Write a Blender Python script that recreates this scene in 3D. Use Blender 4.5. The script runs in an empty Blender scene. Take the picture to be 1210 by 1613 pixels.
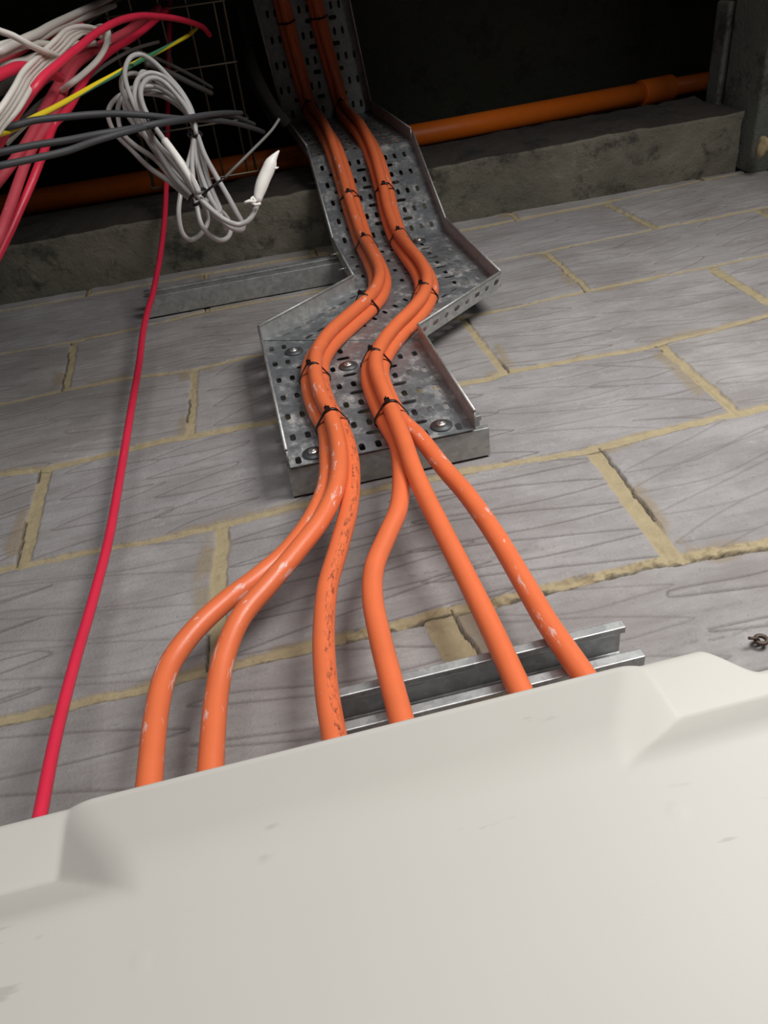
import bpy, bmesh, math, random
import numpy as np
from mathutils import Vector, Matrix
random.seed(4)
rng = np.random.default_rng(7)

# ------------------------------------------------------------------ camera
F_PX = 1227.05
CAM = Vector((0.10188, -0.53135, -0.53059))
RC = ((0.9711757, 0.1096012, -0.2116727), (-0.2132550, 0.7962345, -0.5661564), (0.1064897, 0.5949776, 0.7966566))
scn = bpy.context.scene
COL = scn.collection
cd = bpy.data.cameras.new('camera')
co = bpy.data.objects.new('camera', cd)
COL.objects.link(co)
cd.sensor_fit = 'VERTICAL'
cd.sensor_height = 36.0
cd.lens = 36.0 * F_PX / 1613.0
cd.clip_start = 0.01
R, D, FW = Vector(RC[0]), Vector(RC[1]), Vector(RC[2])
M = Matrix(((R.x, -D.x, -FW.x, CAM.x), (R.y, -D.y, -FW.y, CAM.y), (R.z, -D.z, -FW.z, CAM.z), (0, 0, 0, 1)))
co.matrix_world = M
scn.camera = co

# ------------------------------------------------------------------ light and exposure
w = bpy.data.worlds.new('world')
scn.world = w
w.use_nodes = True
w.node_tree.nodes['Background'].inputs[0].default_value = (0.75, 0.8, 0.85, 1)
w.node_tree.nodes['Background'].inputs[1].default_value = 0.02


def area(name, loc, target, size, power, color, spread=180):
    ld = bpy.data.lights.new(name, 'AREA')
    ld.shape = 'RECTANGLE'
    ld.size = size[0]
    ld.size_y = size[1]
    ld.spread = math.radians(spread)
    ld.energy = power
    ld.color = color
    lo = bpy.data.objects.new(name, ld)
    COL.objects.link(lo)
    lo.location = loc
    lo.rotation_euler = (Vector(target) - Vector(loc)).to_track_quat('-Z', 'Y').to_euler()
    return lo


area('work_light', (1.10, -1.30, 0.02), (0.75, 0, 0.15), (0.8, 0.5), 13.5, (1.0, 0.985, 0.96), 122)
area('fill_light', (0.1, -1.6, -0.35), (0.2, 0.0, -0.15), (1.4, 0.7), 4.5, (1.0, 0.985, 0.975), 105)  # added fill lamp, brightens the enclosure from low on the left
vs = scn.view_settings
vs.view_transform = 'Standard'
vs.look = 'None'
vs.gamma = 1
vs.use_curve_mapping = False
vs.exposure = 0.12


# ------------------------------------------------------------------ helpers
def ray(px, py):
    return R * ((px - 605.0) / F_PX) + D * ((py - 806.5) / F_PX) + FW


def at(px, py, Y=None, X=None, Z=None, t=None):
    d = ray(px, py)
    if Y is not None:
        t = (Y - CAM.y) / d.y
    elif Z is not None:
        t = (Z - CAM.z) / d.z
    elif X is not None:
        t = (X - CAM.x) / d.x
    return CAM + d * t


def col(r, g, b):
    def f(c):
        c /= 255.0
        return c / 12.92 if c <= 0.04045 else ((c + 0.055) / 1.055) ** 2.4
    return (f(r), f(g), f(b), 1)


def tag(o, label=None, cat=None, group=None, kind=None):
    if label:
        o['label'] = label
    if cat:
        o['category'] = cat
    if group:
        o['group'] = group
    if kind:
        o['kind'] = kind
    return o


def empty(name, loc, label, cat, group=None):
    o = bpy.data.objects.new(name, None)
    o.empty_display_size = 0.02
    COL.objects.link(o)
    o.location = loc
    return tag(o, label, cat, group)


def link(name, me, mat, parent=None, smooth=True):
    o = bpy.data.objects.new(name, me)
    COL.objects.link(o)
    if mat:
        me.materials.append(mat)
    if smooth:
        me.polygons.foreach_set('use_smooth', [True] * len(me.polygons))
    if parent is not None:
        o.parent = parent
        o.matrix_parent_inverse = Matrix.Translation(parent.location).inverted()
    return o


class MB:
    """collects shapes for one mesh"""
    def __init__(self):
        self.v, self.f, self.uv = [], [], []

    def add(self, vs_, fs, uvs=None):
        b = len(self.v)
        self.v += [tuple(p) for p in vs_]
        for i, f in enumerate(fs):
            self.f.append([b + k for k in f])
            self.uv.append(uvs[i] if uvs else [(0, 0)] * len(f))

    def tube(self, pts, r, n=12, closed=False, cap=True):
        pts = [Vector(p) for p in pts]
        m = len(pts)
        rs = r if isinstance(r, (list, tuple)) else [r] * m
        tg = []
        for i in range(m):
            if closed:
                a, b = pts[(i - 1) % m], pts[(i + 1) % m]
            else:
                a, b = pts[max(i - 1, 0)], pts[min(i + 1, m - 1)]
            tg.append((b - a).normalized())
        ref = Vector((0, 1, 0)) if abs(tg[0].y) < 0.9 else Vector((1, 0, 0))
        u = (ref - tg[0] * ref.dot(tg[0])).normalized()
        vs_, fs, uvs = [], [], []
        L = 0
        Ls = []
        for i in range(m):
            if i:
                L += (pts[i] - pts[i - 1]).length
            Ls.append(L)
            u = (u - tg[i] * u.dot(tg[i])).normalized()
            w_ = tg[i].cross(u)
            for k in range(n):
                a = 2 * math.pi * k / n
                vs_.append(pts[i] + (u * math.cos(a) + w_ * math.sin(a)) * rs[i])
        for i in range(m if closed else m - 1):
            j = (i + 1) % m
            for k in range(n):
                k2 = (k + 1) % n
                fs.append([i * n + k, i * n + k2, j * n + k2, j * n + k])
                La, Lb = Ls[i], Ls[j] if j else L + 0.01
                uvs.append([(k / n, La), ((k + 1) / n, La), ((k + 1) / n, Lb), (k / n, Lb)])
        if cap and not closed:
            fs.append(list(range(n))[::-1])
            uvs.append([(0, 0)] * n)
            fs.append([(m - 1) * n + k for k in range(n)])
            uvs.append([(0, 0)] * n)
        self.add(vs_, fs, uvs)

    def box(self, c, sx, sy, sz, rot=None):
        vs_ = []
        for x in (-1, 1):
            for y in (-1, 1):
                for z in (-1, 1):
                    p = Vector((x * sx / 2, y * sy / 2, z * sz / 2))
                    if rot:
                        p = rot @ p
                    vs_.append(Vector(c) + p)
        self.add(vs_, [[0, 1, 3, 2], [4, 6, 7, 5], [0, 4, 5, 1], [2, 3, 7, 6], [0, 2, 6, 4], [1, 5, 7, 3]])

    def build(self, name, mat, parent=None, smooth=True, bevel=0):
        me = bpy.data.meshes.new(name)
        me.from_pydata(self.v, [], self.f)
        ul = me.uv_layers.new(name='UVMap')
        flat = [c for f in self.uv for p in f for c in p]
        ul.data.foreach_set('uv', flat)
        me.update()
        o = link(name, me, mat, parent, smooth)
        if bevel:
            b = o.modifiers.new('bevel', 'BEVEL')
            b.width = bevel
            b.segments = 2
            b.limit_method = 'ANGLE'
        return o


def spline(pts, step=0.006):
    """centripetal-ish Catmull-Rom through 3-D points, resampled"""
    P = [Vector(p) for p in pts]
    P = [P[0] * 2 - P[1]] + P + [P[-1] * 2 - P[-2]]
    out = []
    for i in range(1, len(P) - 2):
        p0, p1, p2, p3 = P[i - 1:i + 3]
        d = max((p2 - p1).length, 1e-6)
        m1 = (p2 - p0) * (d / max((p1 - p0).length + d, 1e-6))
        m2 = (p3 - p1) * (d / max((p3 - p2).length + d, 1e-6))
        n = max(2, int(d / step))
        for k in range(n):
            t = k / n
            t2, t3 = t * t, t * t * t
            out.append(p1 * (2 * t3 - 3 * t2 + 1) + m1 * (t3 - 2 * t2 + t) + p2 * (-2 * t3 + 3 * t2) + m2 * (t3 - t2))
    out.append(P[-2])
    return out


# ------------------------------------------------------------------ materials
class NT:
    def __init__(self, name):
        self.m = bpy.data.materials.new(name)
        self.m.use_nodes = True
        self.t = self.m.node_tree
        self.b = self.t.nodes['Principled BSDF']

    def n(self, kind, **kw):
        x = self.t.nodes.new(kind)
        for k, v in kw.items():
            setattr(x, k, v)
        return x

    def l(self, a, b):
        self.t.links.new(a, b)

    def noise(self, vec, scale, detail=4, rough=0.55):
        x = self.n('ShaderNodeTexNoise')
        x.inputs['Scale'].default_value = scale
        x.inputs['Detail'].default_value = detail
        x.inputs['Roughness'].default_value = rough
        if vec is not None:
            self.l(vec, x.inputs['Vector'])
        return x.outputs['Fac']

    def mapping(self, vec, scale, loc=(0, 0, 0)):
        x = self.n('ShaderNodeMapping')
        x.inputs['Scale'].default_value = scale
        x.inputs['Location'].default_value = loc
        self.l(vec, x.inputs['Vector'])
        return x.outputs[0]

    def ramp(self, fac, stops):
        x = self.n('ShaderNodeValToRGB')
        e = x.color_ramp.elements
        while len(e) < len(stops):
            e.new(0.5)
        for i, (p, c) in enumerate(stops):
            e[i].position = p
            e[i].color = c if len(c) == 4 else (c[0], c[0], c[0], 1)
        self.l(fac, x.inputs[0])
        return x.outputs[0]

    def mix(self, fac, a, b, mode='MIX'):
        x = self.n('ShaderNodeMix', data_type='RGBA', blend_type=mode)
        for s, v in ((x.inputs['Factor'], fac), (x.inputs['A'], a), (x.inputs['B'], b)):
            if hasattr(v, 'is_linked'):
                self.l(v, s)
            else:
                s.default_value = v
        return x.outputs['Result']

    def math(self, op, a, b=0.0, clamp=False):
        x = self.n('ShaderNodeMath', operation=op, use_clamp=clamp)
        for s, v in ((x.inputs[0], a), (x.inputs[1], b)):
            if hasattr(v, 'is_linked'):
                self.l(v, s)
            else:
                s.default_value = v
        return x.outputs[0]

    def bump(self, h, dist, strength=1.0):
        x = self.n('ShaderNodeBump')
        x.inputs['Distance'].default_value = dist
        x.inputs['Strength'].default_value = strength
        self.l(h, x.inputs['Height'])
        self.l(x.outputs[0], self.b.inputs['Normal'])

    def attr(self, name):
        return self.n('ShaderNodeAttribute', attribute_name=name).outputs['Fac']

    def done(self, base=None, rough=None, metal=None):
        for k, v in (('Base Color', base), ('Roughness', rough), ('Metallic', metal)):
            if v is None:
                continue
            if hasattr(v, 'is_linked'):
                self.l(v, self.b.inputs[k])
            else:
                self.b.inputs[k].default_value = v
        return self.m


def plain(name, c, rough=0.5, metal=0.0, var=0.12, scale=40):
    t = NT(name)
    g = t.n('ShaderNodeNewGeometry').outputs['Position']
    nz = t.noise(g, scale)
    d = tuple(x * (1 - var * 2) for x in c[:3]) + (1,)
    base = t.mix(nz, d, tuple(min(1, x * (1 + var)) for x in c[:3]) + (1,))
    t.bump(nz, 0.0006, 0.4)
    return t.done(base, rough, metal)


def block_mat():
    t = NT('scratched_blockwork')
    g = t.n('ShaderNodeNewGeometry').outputs['Position']
    n1 = t.noise(g, 9, 5)
    streak = t.noise(t.mapping(g, (9, 30, 75)), 1.0, 5, 0.65)
    fine = t.noise(g, 260, 4, 0.7)
    tone = t.attr('tone')
    c = t.mix(t.ramp(n1, [(0.3, (0,)), (0.7, (1,))]), col(143, 139, 137), col(166, 162, 160))
    c = t.mix(t.math('MULTIPLY', t.ramp(streak, [(0.38, (1,)), (0.55, (0,))]), 0.30), c, col(116, 110, 105))
    c = t.mix(t.math('MULTIPLY', tone, 0.35), c, col(138, 137, 143))
    spk = t.ramp(fine, [(0.30, (1,)), (0.41, (0,))])
    c = t.mix(t.math('MULTIPLY', spk, 0.35), c, col(80, 76, 72))
    blot = t.noise(t.mapping(g, (1, 1, 2.2), (7, 0, 2)), 5, 7, 0.7)
    c = t.mix(t.math('MULTIPLY', t.ramp(blot, [(0.42, (1,)), (0.56, (0,))]), 0.45), c, col(118, 112, 110))
    chalk = t.ramp(t.noise(g, 38, 5, 0.75), [(0.60, (0,)), (0.72, (1,))])
    c = t.mix(t.math('MULTIPLY', chalk, 0.30), c, col(196, 192, 188))
    c = t.mix(t.math('MULTIPLY', t.attr('groove'), 0.75), c, col(84, 76, 72))  # scratches darkened by colour for groove shade, with slight dirt
    c = t.mix(t.math('MULTIPLY', t.attr('smear'), 0.62), c, col(138, 122, 94))
    mort = t.mix(t.noise(g, 60, 6, 0.7), col(142, 128, 100), col(174, 160, 128))
    c = t.mix(t.attr('mortar'), c, mort)
    c = t.mix(t.attr('crack'), c, col(52, 45, 36))
    hh = t.math('ADD', t.math('MULTIPLY', streak, 0.6), t.math('MULTIPLY', fine, 0.5))
    t.bump(hh, 0.0026, 0.9)
    return t.done(c, 0.92)


def concrete_mat(name, c1, c2, dark, scale=5.0):
    t = NT(name)
    g = t.n('ShaderNodeNewGeometry').outputs['Position']
    n1 = t.noise(g, scale, 6, 0.62)
    c = t.mix(t.ramp(n1, [(0.32, (0,)), (0.68, (1,))]), c1, c2)
    n2 = t.noise(t.mapping(g, (1, 1, 1), (3, 1, 7)), 13, 7, 0.72)
    c = t.mix(t.ramp(n2, [(0.52, (0,)), (0.64, (0.85,))]), c, dark)
    n3 = t.noise(t.mapping(g, (1, 1, 1), (5, 2, 1)), 21, 6, 0.7)
    c = t.mix(t.math('MULTIPLY', t.ramp(n3, [(0.62, (0,)), (0.70, (1,))]), 0.45), c, tuple(min(1, x * 1.8) for x in c2[:3]) + (1,))
    t.bump(t.noise(g, 45, 8, 0.75), 0.012, 0.9)
    return t.done(c, 0.93)


def galv_mat(name, base_c, dust=0.5, rough=0.42):
    t = NT(name)
    g = t.n('ShaderNodeNewGeometry').outputs['Position']
    v = t.n('ShaderNodeTexVoronoi')
    v.inputs['Scale'].default_value = 160
    t.l(g, v.inputs['Vector'])
    sp = t.n('ShaderNodeSeparateColor')
    t.l(v.outputs['Color'], sp.inputs[0])
    c = t.mix(sp.outputs[0], tuple(x * 0.85 for x in base_c[:3]) + (1,), tuple(min(1, x * 1.12) for x in base_c[:3]) + (1,))
    d1 = t.noise(g, 30, 7, 0.68)
    msk = t.ramp(d1, [(0.47, (0,)), (0.62, (1,))])
    d2 = t.ramp(t.noise(t.mapping(g, (1, 1, 0.6), (4, 4, 4)), 120, 5, 0.75), [(0.48, (0,)), (0.62, (1,))])
    msk = t.math('MULTIPLY', t.math('MULTIPLY', msk, t.math('ADD', d2, 0.35), True), dust, True)
    c = t.mix(msk, c, col(172, 168, 162))
    t.l(t.math('MULTIPLY', t.math('SUBTRACT', 1.0, msk, True), 0.68), t.b.inputs['Metallic'])
    rg = t.math('ADD', t.math('MULTIPLY', msk, 0.4), t.math('ADD', rough, t.math('MULTIPLY', d1, 0.12)))
    t.bump(t.noise(g, 45, 3), 0.0012, 0.35)
    return t.done(c, rg)


def cable_mat(name, c, scuff=0.3, marks=0.0, rough=0.38):
    t = NT(name)
    uv = t.n('ShaderNodeUVMap').outputs[0]
    g = t.n('ShaderNodeNewGeometry').outputs['Position']
    n1 = t.noise(g, 30, 4)
    base = t.mix(n1, tuple(x * 0.88 for x in c[:3]) + (1,), tuple(min(1, x * 1.10) for x in c[:3]) + (1,))
    s = t.noise(t.mapping(uv, (5.0, 26, 1), (random.random() * 9, random.random() * 9, 0)), 1.0, 7, 0.72)
    th = 0.70 - 0.14 * scuff
    sm = t.ramp(s, [(th, (0,)), (th + 0.05, (1,))])
    sm = t.math('MULTIPLY', sm, min(1.0, 0.45 + scuff * 0.5))
    base = t.mix(sm, base, tuple(min(1, x * 0.45 + 0.42) for x in c[:3]) + (1,))
    if marks:
        sx = t.n('ShaderNodeSeparateXYZ')
        t.l(uv, sx.inputs[0])
        band = t.math('LESS_THAN', t.math('ABSOLUTE', t.math('SUBTRACT', sx.outputs[0], marks)), 0.075)
        k = t.noise(t.mapping(uv, (16, 75, 1)), 1.0, 6, 0.85)
        k2 = t.noise(t.mapping(uv, (1, 22, 1)), 1.0, 2)
        mk = t.math('MULTIPLY', band, t.ramp(k, [(0.50, (0,)), (0.60, (0.85,))]))
        mk = t.math('MULTIPLY', mk, t.math('LESS_THAN', sx.outputs[1], 0.68))
        mk = t.math('MULTIPLY', mk, t.ramp(k2, [(0.38, (0,)), (0.45, (1,))]))
        base = t.mix(mk, base, col(86, 52, 42))
    t.bump(s, 0.0008, 0.35)
    return t.done(base, rough)


ORANGE = col(226, 114, 70)
M = {}
M['block'] = block_mat()
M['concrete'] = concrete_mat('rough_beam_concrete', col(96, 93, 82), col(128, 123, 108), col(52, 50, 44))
M['beam_face'] = concrete_mat('dark_beam_face', col(48, 42, 38), col(66, 58, 52), col(30, 27, 25))  # darker colour for the front and top of the beam
M['ceiling'] = concrete_mat('unlit_slab_concrete', col(46, 47, 38), col(58, 58, 48), col(34, 34, 28), 3)  # slab colour set dark in place of missing light overhead
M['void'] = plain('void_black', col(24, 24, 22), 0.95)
M['sideblock'] = concrete_mat('side_block', col(98, 100, 94), col(118, 120, 112), col(52, 50, 44))
M['galv'] = galv_mat('galvanised_tray', col(150, 154, 158), 0.75, 0.34)
M['galv_edge'] = galv_mat('galvanised_flange', col(178, 178, 176), 0.25, 0.45)
M['strut'] = galv_mat('galvanised_strut', col(172, 174, 174), 0.35, 0.40)
M['bolt'] = plain('zinc_bolt', col(215, 215, 212), 0.3, 0.9, 0.1)
M['washer'] = plain('dull_washer', col(88, 90, 92), 0.55, 0.6, 0.1)
M['plug'] = plain('pale_plug', col(206, 208, 160), 0.5)
M['tie'] = plain('black_nylon', col(20, 18, 22), 0.35)
M['white_box'] = None
M['pipe'] = plain('orange_pipe', col(236, 116, 30), 0.45, 0, 0.06)
M['o1'] = cable_mat('orange_sheath', ORANGE, 0.15)
M['o2'] = cable_mat('orange_sheath_scuffed', ORANGE, 0.8)
M['o3'] = cable_mat('orange_sheath_marked', ORANGE, 0.35, marks=0.60)
M['red'] = cable_mat('red_sheath', col(218, 46, 74), 0.2)
M['red_dull'] = cable_mat('red_sheath_dusty', col(198, 70, 84), 0.5, rough=0.6)
M['white'] = cable_mat('white_sheath', col(216, 210, 202), 0.1)
M['grey'] = cable_mat('grey_sheath', col(170, 168, 166), 0.05)
M['dark'] = cable_mat('black_sheath', col(62, 63, 66), 0.15, rough=0.6)
M['dim'] = cable_mat('dusty_dark_sheath', col(92, 90, 86), 0.1, rough=0.6)
M['tape'] = plain('white_tape', col(225, 222, 216), 0.5, 0, 0.08, 120)
M['wire'] = plain('basket_wire', col(120, 112, 98), 0.45, 0.7)
M['mortar_lump'] = plain('mortar_lump', col(168, 150, 112), 0.9, 0, 0.2, 90)
M['floor'] = plain('floor_concrete', col(90, 88, 84), 0.9)
M['side_mortar'] = plain('side_mortar', col(122, 106, 88), 0.9, 0, 0.2, 60)


def yg_mat():
    t = NT('earth_sheath')
    uv = t.n('ShaderNodeUVMap').outputs[0]
    sx = t.n('ShaderNodeSeparateXYZ')
    t.l(uv, sx.inputs[0])
    fr = t.math('FRACT', t.math('ADD', sx.outputs[0], t.math('MULTIPLY', sx.outputs[1], 1.2)))
    m = t.math('LESS_THAN', fr, 0.36)
    return t.done(t.mix(m, col(232, 206, 40), col(70, 132, 96)), 0.4)


M['earth'] = yg_mat()


def box_mat():
    t = NT('moulded_white_plastic')
    g = t.n('ShaderNodeNewGeometry').outputs['Position']
    n1 = t.noise(g, 7, 3)
    c = t.mix(n1, col(191, 188, 180), col(198, 195, 189))
    sc = t.noise(t.mapping(g, (28, 10, 120)), 1.0, 3, 0.5)
    gate = t.noise(t.mapping(g, (1, 1, 1), (2, 6, 3)), 26, 2)
    m = t.math('MULTIPLY', t.ramp(sc, [(0.66, (0,)), (0.71, (1,))]), t.ramp(gate, [(0.55, (0,)), (0.6, (1,))]))
    c = t.mix(t.math('MULTIPLY', m, 0.28), c, col(120, 116, 106))
    t.bump(t.noise(g, 500, 2), 0.0002, 0.15)
    return t.done(c, 0.5)


M['white_box'] = box_mat()

# ------------------------------------------------------------------ block wall (real relief)
BED = {
 0: [(-0.201, -0.001), (-0.064, -0.0043), (-0.009, -0.0004), (0.142, 0.0008), (0.275, 0.0014), (0.425, 0.0037), (0.548, -0.0071)],
 1: [(-0.242, 0.2308), (-0.189, 0.2296), (-0.008, 0.2248), (0.088, 0.2305), (0.33, 0.2279), (0.453, 0.2178), (0.658, 0.2277), (0.705, 0.2248)],
 2: [(-0.281, 0.4533), (-0.217, 0.4427), (-0.05, 0.4561), (0.099, 0.4471), (0.4, 0.4431), (0.443, 0.4518), (0.669, 0.4412), (0.86, 0.4595)],
 3: [(-0.32, 0.6744), (-0.219, 0.6836), (-0.113, 0.6832), (-0.022, 0.668), (0.095, 0.676), (0.474, 0.6681), (0.659, 0.6782), (0.896, 0.6783), (1.007, 0.683)],
 4: [(-0.359, 0.8908), (-0.216, 0.8858), (0.012, 0.9116), (0.667, 0.895), (0.92, 0.9093), (1.125, 0.9099)],
 5: [(0.0, 1.128), (0.617, 1.1068), (0.902, 1.119), (1.132, 1.1461)],
 -1: [(0, -0.225)], -2: [(0, -0.45)], -3: [(0, -0.675)], -4: [(0, -0.9)], 6: [(0, 1.35)],
}
# upright joints: lower course row -> list of (x at top, x at bottom, width)
PERP = {
 0: [(0.012, -0.004, .017), (0.466, 0.456, .021)],
 1: [(-0.220, -0.217, .017), (0.225, 0.230, .014), (0.673, 0.664, .014)],
 2: [(-0.011, -0.022, .012), (0.437, 0.436, .013), (0.892, 0.888, .018)],
 3: [(-0.225, -0.220, .013), (0.235, 0.235, .013), (0.675, 0.668, .012), (1.127, 1.120, .012)],
 4: [(0.021, 0.016, .010), (0.46, 0.46, .012), (0.902, 0.916, .013)],
 5: [(0.25, 0.25, .012), (0.70, 0.70, .012), (1.15, 1.15, .012)],
 -1: [(0.21, 0.235, .03), (-0.24, -0.24, .015), (0.67, 0.67, .015)],
}


def vnoise(x, z, s, seed):
    r = np.random.default_rng(seed)
    tab = r.random((256, 256))
    u, v = x * s + 100.3, z * s + 57.7
    i, j = np.floor(u).astype(int), np.floor(v).astype(int)
    a, b = u - i, v - j
    a, b = a * a * (3 - 2 * a), b * b * (3 - 2 * b)
    g = lambda p, q: tab[p % 256, q % 256]
    return (g(i, j) * (1 - a) + g(i + 1, j) * a) * (1 - b) + (g(i, j + 1) * (1 - a) + g(i + 1, j + 1) * a) * b


def fbm(x, z, s, seed, o=4):
    t, a, n = 0, 1, 0
    for k in range(o):
        t = t + a * vnoise(x, z, s * 2 ** k, seed + k)
        n += a
        a *= .5
    return t / n


def make_wall():
    st = 0.0016
    cx = np.arange(-0.50, 1.30, st)
    cz = np.arange(-0.30, 1.166, st)
    xs = np.concatenate([np.linspace(-2.2, -0.51, 120), cx])
    zs = np.concatenate([np.linspace(-1.6, -0.31, 90), cz])
    X, Z = np.meshgrid(xs, zs)
    x0, z0 = 120, 90
    rows = sorted(BED)
    h = np.zeros_like(X)          # + = into the wall
    mortar = np.zeros_like(X)
    crack = np.zeros_like(X)
    smear = np.zeros_like(X)
    wob = (fbm(X, Z, 28, 11) - .5) * 0.007
    wob2 = (fbm(X, Z, 90, 21) - .5) * 0.0035
    lines = {}
    for r in rows:
        p = np.array(BED[r])
        lines[r] = np.interp(xs, p[:, 0], p[:, 1])[None, :] + 0 * X
    sm_n = fbm(X, Z, 16, 31)
    for r in rows:
        d = Z - lines[r] + wob + wob2
        hw = 0.0062 + 0.0035 * (vnoise(X, Z * 0, 5, 41 + r) - .3)
        hw = hw * (1.0 - 0.09 * min(max(r, 0), 4))
        m = np.clip((hw - np.abs(d)) / 0.002 + .5, 0, 1)
        mortar = np.maximum(mortar, m)
        rough = r in (0,) and True
        h = np.maximum(h, m * 0.0028)
        gate = (vnoise(X, Z, 7, 61 + r) > .42)
        c = np.exp(-((d + (hw + 0.0004)) / 0.0013) ** 2) * gate
        crack = np.maximum(crack, c)
        h = np.maximum(h, c * 0.006)
        smear = np.maximum(smear, np.clip((0.006 + 0.022 * (sm_n - .52) * 3.0 - np.abs(d)) / 0.010, 0, 1) * (sm_n > .52))
    course = np.zeros_like(X, dtype=int) - 99
    for r in rows:
        course = np.where(Z > lines[r], r, course)
    blk = np.zeros_like(X)
    allp = {}
    for r in rows[:-1]:
        base = list(PERP.get(r, []))
        off = 0.0 if r % 2 == 0 else 0.225
        for k in range(-6, 4):
            xx = off + 0.45 * k
            if all(abs(xx - b[0]) > 0.2 for b in base):
                base.append((xx, xx, .012))
        allp[r] = sorted(base)
        zt, zb = lines[r + 1], lines[r]
        msk = course == r
        fr = np.clip((Z - zb) / (zt - zb), 0, 1)
        for i, (xt, xb, wd) in enumerate(allp[r]):
            if xb < -2.1 or xb > 1.4:
                continue
            j0, j1 = np.searchsorted(xs, xb - 0.07), np.searchsorted(xs, xb + 0.07)
            if j1 - j0 < 2:
                continue
            ri = np.where(msk.any(1))[0]
            W_ = (slice(ri[0], ri[-1] + 1), slice(j0, j1))
            Xw, Zw, mw = X[W_], Z[W_], msk[W_]
            px = xb + (xt - xb) * fr[W_]
            d = Xw - px + wob[W_] * .8 + wob2[W_]
            m = np.clip((wd / 2 - np.abs(d)) / 0.002 + .5, 0, 1) * mw
            mortar[W_] = np.maximum(mortar[W_], m)
            h[W_] = np.maximum(h[W_], m * 0.0022)
            s_ = 1 if (i + r) % 2 else -1
            c = np.exp(-((d - s_ * (wd / 2)) / 0.0012) ** 2) * mw * (vnoise(Xw, Zw, 12, 81 + i) > .4)
            crack[W_] = np.maximum(crack[W_], c)
            h[W_] = np.maximum(h[W_], c * 0.005)
            wide = 0.010 + 0.024 * vnoise(Xw, Zw, 9, 91 + i + r)
            sd = np.clip((wide + wd / 2 - np.abs(d)) / 0.010, 0, 1) * (s_ * d > 0) * mw * np.clip((fbm(Xw, Zw, 14, 71 + i + r) - .46) * 12, 0, 1)
            smear[W_] = np.maximum(smear[W_], sd)
            blk = np.where(msk & (X > xb), (r * 7.3 + i * 3.1) % 1.0, blk)
    # wobbly wire scratches over each block
    groove = np.zeros_like(X)

    def stamp(P, wdt, dep):
        P = np.array(P)
        ix = ((P[:, 0] - cx[0]) / st)
        iz = ((P[:, 1] - cz[0]) / st)
        for dx in (-1, 0, 1):
            for dz in (-1, 0, 1):
                a = np.round(ix).astype(int) + dx
                b = np.round(iz).astype(int) + dz
                ok = (a >= 0) & (a < len(cx)) & (b >= 0) & (b < len(cz))
                d2 = ((ix - a) ** 2 + (iz - b) ** 2)
                val = np.exp(-d2 / wdt) * dep
                np.maximum.at(groove, (b[ok] + z0, a[ok] + x0), val[ok])

    rr = random.Random(11)
    for r in range(-1, 5):
        ps = allp[r]
        for i in range(len(ps) - 1):
            xa, xb = ps[i][0], ps[i + 1][0]
            za = float(np.interp((xa + xb) / 2, xs, lines[r][0])) + 0.012
            zb = float(np.interp((xa + xb) / 2, xs, lines[r + 1][0])) - 0.012
            ncomb = rr.choice((2, 2, 3))
            wcomb = (xb - xa) / ncomb
            for c in range(ncomb):
                pitch = rr.uniform(0.040, 0.062)
                xl = xa + c * wcomb + rr.uniform(-.02, .03)
                xr = xl + wcomb * rr.uniform(.75, 1.25)
                lean = rr.uniform(0.012, 0.045)
                z = zb + rr.uniform(-.02, .02)
                pts = []
                flip = rr.random() < .5
                while z > za - 0.02:
                    j = lambda s: rr.uniform(-s, s)
                    L = (xl + j(.015), z - pitch * .5 - lean * .5 + j(.004))
                    Rr = (xr + j(.02), z + lean * .5 + j(.004))
                    pts += [Rr, ((L[0] + Rr[0]) / 2 + j(.02), (L[1] + Rr[1]) / 2 + j(.003) + 0.004), L,
                            (L[0] + 0.012, L[1] - 0.0028), ((L[0] + Rr[0]) / 2, L[1] - pitch * .1 + j(.003))]
                    pts.append((xr + j(.02) - 0.004, z - pitch + lean * .5 + 0.006))
                    z -= pitch
                if flip:
                    mx = xl + xr
                    pts = [(mx - p[0], p[1]) for p in pts]
                S = [(p.x, p.y) for p in spline([Vector((p[0], p[1], 0)) for p in pts], 0.0009)]
                S = [p for p in S if xa + .004 < p[0] < xb - .004 and za - .008 < p[1] < zb + .008]
                if len(S) > 4:
                    stamp(S, 0.6, rr.uniform(.5, 1.0))
            # torn wire-drag marks, more or less level
            for k in range(rr.randint(1, 5)):
                x_, z_ = rr.uniform(xa, xb - .1), rr.uniform(za, zb)
                n_ = rr.randint(30, 140)
                S = [(x_ + q * 0.0012, z_ + 0.0012 * math.sin(q * .11 + k) + rr.uniform(-.0012, .0012)) for q in range(n_)]
                S = [p for q, p in enumerate(S) if math.sin(q * .31 + k) > -.5 and p[0] < xb - .01]
                if len(S) > 4:
                    stamp(S, 0.5, rr.uniform(.2, .6))
    groove *= (1 - np.clip(mortar * 2, 0, 1))
    h += groove * 0.0016
    # torn mortar in the bed by the lower strut
    rg = np.exp(-((Z - lines[0] + .004) / .02) ** 2) * (X > .12) * (X < .56)
    h += rg * mortar * (fbm(X, Z, 60, 5) - .62) * 0.022
    h += mortar * (fbm(X, Z, 70, 15) - .5) * 0.004
    h -= smear * (1 - mortar) * 0.0007
    h += (fbm(X, Z, 3, 1) - .5) * 0.004 + (fbm(X, Z * 3, 22, 2) - .5) * 0.0018
    h += (blk - .5) * 0.0016
    h = np.maximum(h, -0.003)
    nz, nx = X.shape
    co_ = np.stack([X, h, Z], -1).reshape(-1, 3).astype(np.float32)
    idx = np.arange(nz * nx).reshape(nz, nx)
    q = np.stack([idx[:-1, :-1], idx[:-1, 1:], idx[1:, 1:], idx[1:, :-1]], -1).reshape(-1, 4)
    me = bpy.data.meshes.new('wall_back')
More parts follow.
